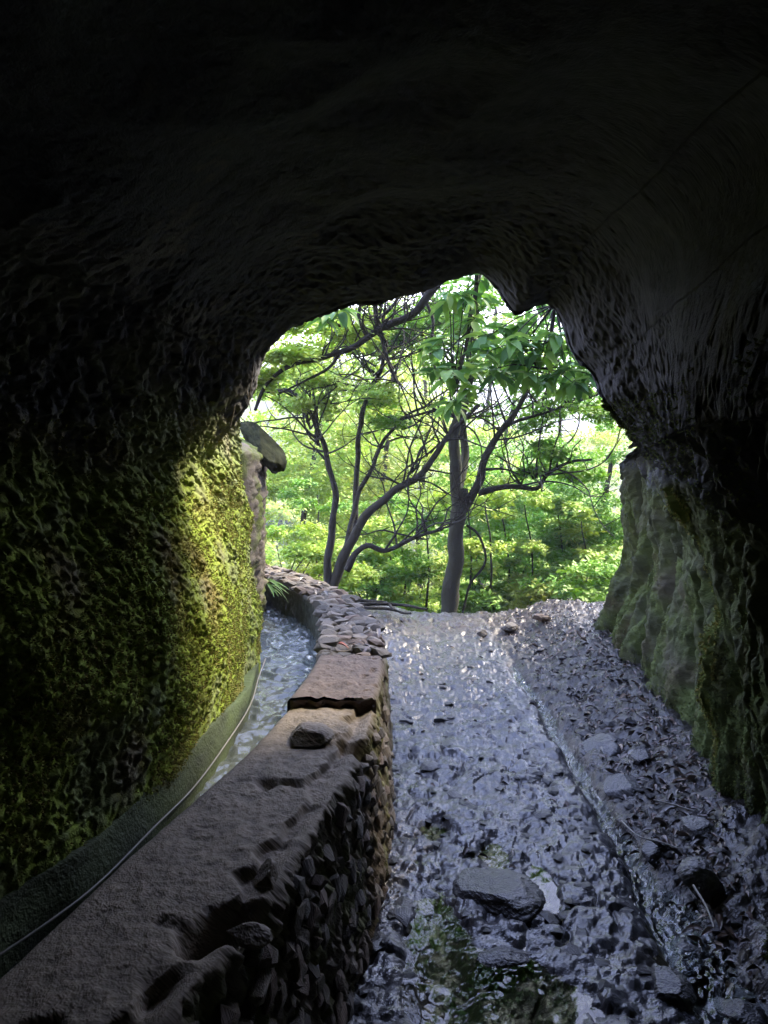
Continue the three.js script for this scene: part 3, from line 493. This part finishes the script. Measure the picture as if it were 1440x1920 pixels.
// leaning tree with many stems, left
{
  const t = thing('tree', 'dark leaning tree with several crooked stems left of the forked tree', 'tree'), d = 7.6;
  mesh('trunk', limb(L(d, [615, 1150], [628, 1085], [648, 1035], [672, 990], [700, 955], [740, 920], [790, 888], [815, 855], [845, 810], [900, 760]), 0.065, 0.02, 12, 60), M.bark, t);
  mesh('stem', limb(L(d, [612, 1130], [616, 1050], [625, 980], [626, 920], [618, 870], [598, 810], [575, 765], [545, 735], [500, 735]), 0.05, 0.016, 13, 60), M.darkBark, t);
  mesh('stem_001', limb(L(d, [640, 1060, 7.7], [655, 1000, 7.8], [672, 930, 7.9], [690, 890, 7.9], [708, 850, 7.9], [742, 800, 7.9], [770, 775, 7.9], [800, 760, 7.9]), 0.035, 0.012, 14, 50), M.darkBark, t);
  mesh('stem_002', limb(L(d, [665, 1000, 8], [668, 900, 8], [675, 800, 8], [690, 740, 8], [715, 690, 8], [730, 600, 8]), 0.035, 0.02, 15, 50), M.darkBark, t);
  mesh('branch', limb(L(7.4, [650, 1070], [668, 1040], [690, 1022], [722, 1030], [752, 1022], [780, 1008], [830, 990]), 0.036, 0.014, 16, 40), M.darkBark, t);
  mesh('branch_001', limb(L(d, [800, 880], [830, 885], [850, 890, 7.8]), 0.012, 0.006, 17), M.darkBark, t);
  mesh('branch_002', limb(L(d, [618, 870], [600, 850], [580, 830]), 0.014, 0.008, 18), M.darkBark, t);
  twigs(t, 802, 84, [[at(740, 920, d), at(845, 810, d)], [at(618, 870, d), at(545, 735, d)], [at(708, 850, 7.9), at(800, 760, 7.9)], [at(690, 740, 8), at(730, 600, 8)], [at(722, 1030, 7.4), at(830, 990, 7.4)]], 0.9);
  crown(t, [[at(620, 700, 8), 0.75, 330], [at(550, 720, 7.6), 0.55, 320], [at(690, 620, 8.3), 0.75, 300], [at(570, 620, 8.3), 0.6, 260], [at(660, 1060, 8.2), 0.35, 200], [at(560, 1010, 8.2), 0.4, 150]], M.leafA, 21, 1.0);
}
// limbs that reach in from above the tunnel mouth
{
  const t = thing('overhanging_branch', 'dark bare branch reaching across the top left of the tunnel mouth', 'branch'), d = 5.6;
  mesh('limb', limb(L(d, [860, 480], [805, 550], [770, 590], [730, 612], [690, 632], [650, 655], [600, 672], [545, 685], [500, 720], [478, 770]), 0.04, 0.012, 22, 70), M.darkBark, t);
  mesh('twig', limb(L(d, [712, 480], [705, 560], [714, 625], [722, 660], [745, 720]), 0.03, 0.01, 23), M.darkBark, t);
  mesh('twig_001', limb(L(d, [690, 632], [672, 600], [676, 560], [670, 500]), 0.018, 0.01, 24), M.darkBark, t);
  mesh('twig_002', limb(L(d, [640, 660], [615, 690], [570, 715], [520, 740]), 0.014, 0.006, 25), M.darkBark, t);
  mesh('limb_001', limb(L(5.9, [760, 470], [790, 540], [812, 600], [806, 660], [830, 720]), 0.02, 0.008, 27, 40), M.darkBark, t);
  mesh('limb_002', limb(L(5.8, [560, 560], [610, 600], [650, 612], [700, 600], [745, 560], [770, 500]), 0.018, 0.012, 28, 40), M.darkBark, t);
  twigs(t, 803, 46, [[at(770, 590, d), at(600, 672, d)], [at(705, 560, d), at(745, 720, d)]], 0.6, 0.007);
  crown(t, [[at(560, 690, 5.7), 0.22, 70], [at(520, 700, 5.6), 0.22, 90], [at(640, 600, 5.8), 0.3, 130], [at(560, 630, 6), 0.3, 130]], M.leafA, 26, 0.9, 'foliage', 2);
}
// broad-leaved branches hanging before the tunnel mouth: every leaf a piece
{
  const r = rng(55), G = [leafGeo(0.14, 0.055), leafGeo(0.12, 0.05, 0.3, 0.4), leafGeo(0.15, 0.06, 0.15, 0.15)], mats = [M.broad, leafMat(0.24, 0.4, 0.08, 0.55), leafMat(0.08, 0.19, 0.05, 0.4)];
  const defs = [
    ['broad leaved branch drooping at the upper right of the tunnel mouth', 5.0, [[1060, 470], [1042, 570], [1030, 640], [1008, 690]], [[1000, 600], [960, 660], [1040, 640], [920, 690], [980, 700], [1060, 690], [1090, 690], [1010, 560], [1040, 590], [940, 620], [1000, 650], [950, 710], [1085, 720], [1110, 712], [900, 640], [915, 660], [945, 690], [965, 640], [985, 675], [1005, 720], [1020, 665], [1030, 700], [1055, 660], [1070, 715], [975, 600], [1045, 620]]],
    ['broad leaved branch hanging at the top centre of the tunnel mouth', 5.2, [[900, 440], [892, 540], [880, 620], [862, 700], [850, 740]], [[865, 545], [850, 570], [885, 560], [905, 520], [830, 640], [845, 700], [870, 730], [855, 750], [820, 660], [890, 600], [858, 600], [838, 560], [872, 650], [880, 690], [845, 760], [825, 690]]],
    ['small cluster of broad leaves under the top left of the tunnel mouth', 5.0, [[660, 480], [650, 540], [632, 580]], [[632, 585], [615, 592], [645, 578]]],
  ];
  defs.forEach(([label, d, stem, tips], q) => {
    const t = thing('leafy_branch', label, 'branch'); mesh('stem', limb(L(d, ...stem), 0.022, 0.006, 40 + q), M.darkBark, t);
    let k = 0;
    tips.forEach(([px, py], i) => {
      const c = at(px + (r() - 0.5) * 16, py + (r() - 0.5) * 16, d + (r() - 0.5) * 0.5), near = stem[Math.min(stem.length - 1, 1 + Math.floor(r() * (stem.length - 1)))];
      const b = at(near[0], near[1], d); mesh(i ? `twig_${String(i).padStart(3, '0')}` : 'twig', limb([b, b.clone().lerp(c, 0.5).add(new THREE.Vector3(0, 0.03, 0)), c], 0.007, 0.003, 60 + i, 10, 6), M.darkBark, t);
      const n = 8 + Math.floor(r() * 5);
      for (let j = 0; j < n; j++) {
        const m = new THREE.Mesh(G[Math.floor(r() * 3)], mats[Math.floor(r() * 3)]); m.name = k ? `leaf_${String(k).padStart(3, '0')}` : 'leaf'; k++;
        m.position.copy(c).add(new THREE.Vector3((r() - 0.5) * 0.06, (r() - 0.5) * 0.06, (r() - 0.5) * 0.06)); m.rotation.set(0.1 + (r() - 0.4) * 1.1, (j + r() * 0.7) / n * 6.283, (r() - 0.5) * 0.8, 'YXZ'); m.scale.setScalar(0.9 + 0.5 * r()); m.castShadow = m.receiveShadow = true; t.add(m);
      }
    });
  });
}
// trees, saplings and shrubs behind
function backTree(label, d, stem, r0, blobs, mat, seed, scale = 1.2, kind = 1) {
  const t = thing('background_tree', label, 'tree'); mesh('trunk', limb(L(d, ...stem), r0, r0 * 0.35, seed, 0, 7), M.bark, t);
  crown(t, blobs.map(([px, py, dd, R, n]) => [at(px, py, dd), R, n]), mat, seed + 500, scale, 'crown', kind);
}
backTree('slim tree behind the leaning stems at the far left', 11, [[560, 1250], [566, 1000], [600, 800], [640, 620]], 0.07, [[560, 860, 11, 1.1, 700], [600, 760, 11, 1.2, 330], [540, 960, 11, 1.0, 700]], M.leafA, 71);
backTree('light green tree behind the middle of the leaning tree', 12.5, [[700, 1250], [705, 1000], [730, 800], [740, 600]], 0.08, [[700, 830, 12.5, 1.4, 900], [760, 720, 12.5, 1.3, 250], [660, 930, 12.5, 1.2, 800]], M.leafC, 72);
backTree('yellowish tree seen between the leaning tree and the forked tree', 14, [[790, 1280], [785, 1000], [800, 800], [790, 620]], 0.09, [[790, 880, 14, 1.5, 1000], [810, 760, 14, 1.4, 240], [740, 960, 14, 1.3, 800]], M.leafA, 73);
backTree('leafy tree behind the right limb of the forked tree', 12, [[960, 1250], [955, 1020], [940, 880], [970, 720]], 0.07, [[950, 900, 12, 1.2, 800], [1000, 960, 12, 1.2, 900], [930, 1010, 12, 1.0, 700]], M.leafB, 74);
backTree('tree with leaning grey trunk near the right wall outside', 10, [[1030, 1200], [1080, 1050], [1130, 940], [1150, 850]], 0.08, [[1090, 960, 10, 0.8, 700], [1120, 1040, 10, 0.8, 700], [1040, 1030, 10, 0.7, 600], [1120, 850, 10, 0.7, 160]], M.leafB, 75, 1.1);
backTree('pale tree in the distance at the upper right of the opening', 17, [[1080, 1250], [1075, 1000], [1050, 820], [1060, 700]], 0.09, [[1060, 900, 17, 1.6, 500], [1000, 850, 17, 1.5, 160], [1120, 800, 17, 1.5, 160]], M.leafC, 76, 1.4);
backTree('tall thin tree in the distance at the top of the opening', 16, [[660, 1250], [650, 900], [640, 700], [620, 560]], 0.08, [[640, 680, 16, 1.7, 260], [720, 620, 16, 1.6, 170], [560, 700, 16, 1.5, 240]], M.leafC, 77, 1.3);
backTree('tall sparse tree in the distance above the forked tree', 18, [[900, 1250], [905, 900], [920, 700], [930, 560]], 0.09, [[900, 620, 18, 1.9, 150], [980, 680, 18, 1.7, 120], [820, 640, 18, 1.6, 150]], M.leafC, 78, 1.4);
{
  const xs = [[585, 9], [690, 9.2], [735, 9.6], [765, 9], [800, 8.8], [880, 9], [905, 9.4], [930, 8.7], [960, 9.5], [1000, 9], [1050, 9.3], [1100, 9]], r = rng(88);
  const where = ['farthest left, among the leaning stems', 'left of the low crooked branch', 'under the tip of the low crooked branch', 'second left of the forked trunk', 'close to the left side of the forked trunk', 'close to the right side of the forked trunk', 'second right of the forked trunk', 'third right of the forked trunk, in front of denser leaves', 'midway between the forked trunk and the right wall', 'behind the lumpy dark stone', 'left of the leaning grey trunk', 'last before the right wall'];
  xs.forEach(([px, d], i) => {
    const t = thing('sapling', `thin dark sapling ${where[i]}`, 'sapling', null, 'thin saplings behind the path edge'), h = 130 + 110 * r(), lean = (r() - 0.5) * 60;
    mesh('stem', limb(L(d, [px, 1230], [px + lean * 0.3, 1150], [px + lean * 0.5 + 8 * r(), 1150 - h * 0.5], [px + lean, 1150 - h]), 0.022, 0.008, 200 + i, 0, 6), M.darkBark, t);
    crown(t, [[at(px + lean, 1150 - h, d), 0.4, 110, 0.6], [at(px + lean * 0.6, 1150 - h * 0.55, d), 0.35, 80, 0.6]], i % 2 ? M.leafA : M.leafB, 300 + i, 1.0, 'crown', i % 3);
  });
  const sh = [[540, 1070, 8.3, 'low bright shrub at the far left behind the curved wall'], [600, 1100, 9, 'yellow green shrub under the leaning stems'], [690, 1110, 8.8, 'fresh green shrub below the low crooked branch'], [760, 1130, 9.2, 'leafy shrub left of the forked trunk behind the path edge'], [800, 1080, 10.5, 'shaded shrub behind the left side of the forked trunk'], [900, 1130, 9, 'leafy shrub right of the forked trunk'], [960, 1090, 10, 'rounded shrub between the forked trunk and the stones'], [1030, 1130, 9, 'bright shrub behind the dark flat stone'], [1090, 1120, 8.6, 'yellow green shrub just left of the right wall'], [1120, 1070, 9.6, 'tall shrub against the right wall outside']];
  sh.forEach(([px, py, d, label], i) => {
    const t = thing('shrub', label, 'shrub'); const b = at(px, py, d);
    for (let k = 0; k < 4; k++) mesh(k ? `stem_00${k}` : 'stem', limb([b.clone().add(new THREE.Vector3(0, -1.0, 0)), b.clone().add(new THREE.Vector3((r() - 0.5) * 0.2, -0.3, (r() - 0.5) * 0.2)), b.clone().add(new THREE.Vector3((r() - 0.5) * 0.7, 0.25, (r() - 0.5) * 0.7))], 0.012, 0.005, 400 + i * 4 + k, 10, 6), M.darkBark, t);
    crown(t, [[b, 0.6, 420, 0.7], [b.clone().add(new THREE.Vector3(0.1, -0.5, 0.1)), 0.6, 260, 0.7]], [M.leafA, M.leafC, M.leafB][i % 3], 440 + i, 1.0, 'foliage', i % 3);
  });
}
{ // ground cover on the slope and the wood across the valley
  const r = rng(91), blobs = [], far = [];
  for (let i = 0; i < 150; i++) { const d = 8.2 + 9 * r(), x = (r() - 0.5) * d * 0.85 + 0.5; blobs.push([new THREE.Vector3(x, farGround(x, d) + 0.3, -d), 0.8, 60, 0.5]); }
  crown(null, blobs, M.leafA, 92, 1.4, 'undergrowth', 2);
  for (let i = 0; i < 330; i++) { const d = 19 + 45 * r(), x = (r() - 0.5) * d * 0.9 + 1; far.push([new THREE.Vector3(x, farGround(x, d) + 1.2 + 2.2 * r(), -d), 2.0, 62, 0.8]); }
  crown(null, far, M.leafC, 93, 4.0, 'forest', 1);
}
// ------------------------------------------------------------------ leaf litter, twigs, roots, ferns
{
  const r = rng(61), lg = [leafGeo(0.05, 0.02, 0.5, 0.35), leafGeo(0.042, 0.016, 0.9, -0.5), leafGeo(0.055, 0.018, 0.2, 0.6)];
  const cols = [[0.085, 0.055, 0.036], [0.05, 0.035, 0.028], [0.16, 0.115, 0.08], [0.1, 0.09, 0.08]].map(c => new THREE.MeshPhysicalMaterial({ color: new THREE.Color(...c), roughness: 0.5, side: THREE.DoubleSide, clearcoat: 0.25, clearcoatRoughness: 0.2 }));
  for (let i = 0; i < 230; i++) {
    const d = 2.15 * Math.pow(5.8 / 2.15, Math.pow(r(), 0.8)), x = lerp(1.0, rightBase(d) - 0.02, Math.pow(r(), 0.7));
    const m = mesh('fallen_leaf', lg[Math.floor(r() * 3)], cols[Math.floor(r() * 4)]); m.position.set(x, floorTop(x, d) + 0.012, -d); m.rotation.set((r() - 0.5) * 0.9, r() * 6.283, (r() - 0.5) * 0.9); m.scale.setScalar(0.7 + 0.7 * r());
    tag(m, 'curled brown fallen leaf on the wet dirt beside the right wall', 'leaf', 'fallen leaves by the right wall');
  }
  const n = 1500, im = new THREE.InstancedMesh(lg[0], cols[1], n), o = new THREE.Object3D(), c = new THREE.Color();
  for (let i = 0; i < n; i++) {
    const d = 2.1 * Math.pow(6.7 / 2.1, Math.pow(r(), 0.7)), x = r() < 0.93 ? lerp(0.97, rightBase(d) + 0.05, Math.pow(r(), 0.8)) : lerp(wallR(d) + 0.05, 0.85, r());
    o.position.set(x, floorTop(x, d) + 0.006, -d); o.rotation.set((r() - 0.5) * 0.8, r() * 6.283, (r() - 0.5) * 0.8); o.scale.setScalar(0.35 + 0.6 * r()); o.updateMatrix(); im.setMatrixAt(i, o.matrix); const b = 0.5 + r() * 1.6; im.setColorAt(i, c.setRGB(b, b * 0.95, b * 0.9));
  }
  im.name = 'leaf_litter'; im.userData.kind = 'stuff'; im.castShadow = im.receiveShadow = true; scene.add(im);
  for (let i = 0; i < 26; i++) { // dry leaves on the rubble top
    const d = 3.2 + 2.6 * r(), x = lerp(wallL(d), wallR(d), r()); const m = mesh('fallen_leaf', lg[i % 3], cols[i % 4]); m.position.set(x, TOP + 0.03, -d); m.rotation.set((r() - 0.5) * 0.5, r() * 6.283, (r() - 0.5) * 0.5); m.scale.setScalar(0.7 + 0.5 * r());
    tag(m, 'dry brown leaf lying on the rubble top of the channel wall', 'leaf', 'dry leaves on the channel wall');
  }
  const red = mesh('fallen_leaf', lg[0], std({ color: new THREE.Color(0.3, 0.07, 0.03), roughness: 0.5, side: THREE.DoubleSide })); red.position.copy(at(632, 1222, 3.3)); red.position.y = 0.632; red.rotation.y = 1.4; red.scale.setScalar(1.1); tag(red, 'rusty red leaf on the channel wall beside the reddish slab', 'leaf');
  const tw = [['long pale twig on the wet dirt near the foot of the right wall', [[1225, 1500], [1262, 1508], [1300, 1520]], 0.06], ['twig lying among the rocks at the lower right', [[1300, 1660], [1325, 1700], [1340, 1740]], 0.09], ['thin bent twig lying across the trickle', [[1165, 1540], [1200, 1570], [1240, 1580], [1270, 1590]], 0.05]];
  tw.forEach(([label, p, y], i) => tag(mesh('twig', limb(p.map(([px, py]) => at(px, py, F * (EYE - y) / (py - HY))), 0.004, 0.003, 500 + i, 12, 6), M.cable), label, 'twig'));
  const rt = thing('exposed_roots', 'tangle of exposed tree roots on the dirt bank at the far left of the path', 'roots');
  [[[650, 1128], [690, 1140], [730, 1142], [770, 1150]], [[660, 1136], [700, 1132], [745, 1134], [800, 1142]], [[640, 1120], [680, 1126], [720, 1130], [740, 1144]]].forEach((p, i) => mesh(i ? `root_00${i}` : 'root', limb(p.map(([px, py], k) => at(px, py, F * (EYE - 0.13 - 0.02 * (k % 2)) / (py - HY))), 0.022, 0.01, 520 + i, 24, 7), M.darkBark, rt));
  // roots and vines that hang from the rim at the left
  [[[448, 640], [452, 690], [462, 730], [470, 770]], [[436, 650], [448, 700], [440, 760], [432, 800]], [[478, 640], [474, 700], [468, 745]]].forEach((p, i) => tag(mesh('hanging_root', limb(p.map(([px, py]) => at(px, py, 2.98)), 0.004, 0.002, 540 + i, 20, 6), M.root), ['thin root hanging down the left rim, middle of three', 'longest thin root hanging down the left rim', 'thin root nearest the opening on the left rim'][i], 'root', 'roots hanging from the left rim'));
  const fr = thing('fern', 'small fern drooping over the water from the rock at the channel', 'fern'), fg = leafGeo(0.14, 0.022, 0.2, 0.5), fm = leafMat(0.15, 0.26, 0.05);
  for (let k = 0; k < 9; k++) { const m = new THREE.Mesh(fg, fm); m.name = k ? `frond_00${k}` : 'frond'; m.position.copy(at(500, 1085 + k * 2, 4.6)); m.rotation.set(-0.2 + r() * 0.5, 1.2 + (r() - 0.5) * 1.6, 0, 'YXZ'); m.scale.setScalar(0.8 + 0.6 * r()); fr.add(m); }
}
scene.traverse(o => { delete o.userData2; });
renderer.render(scene, camera);
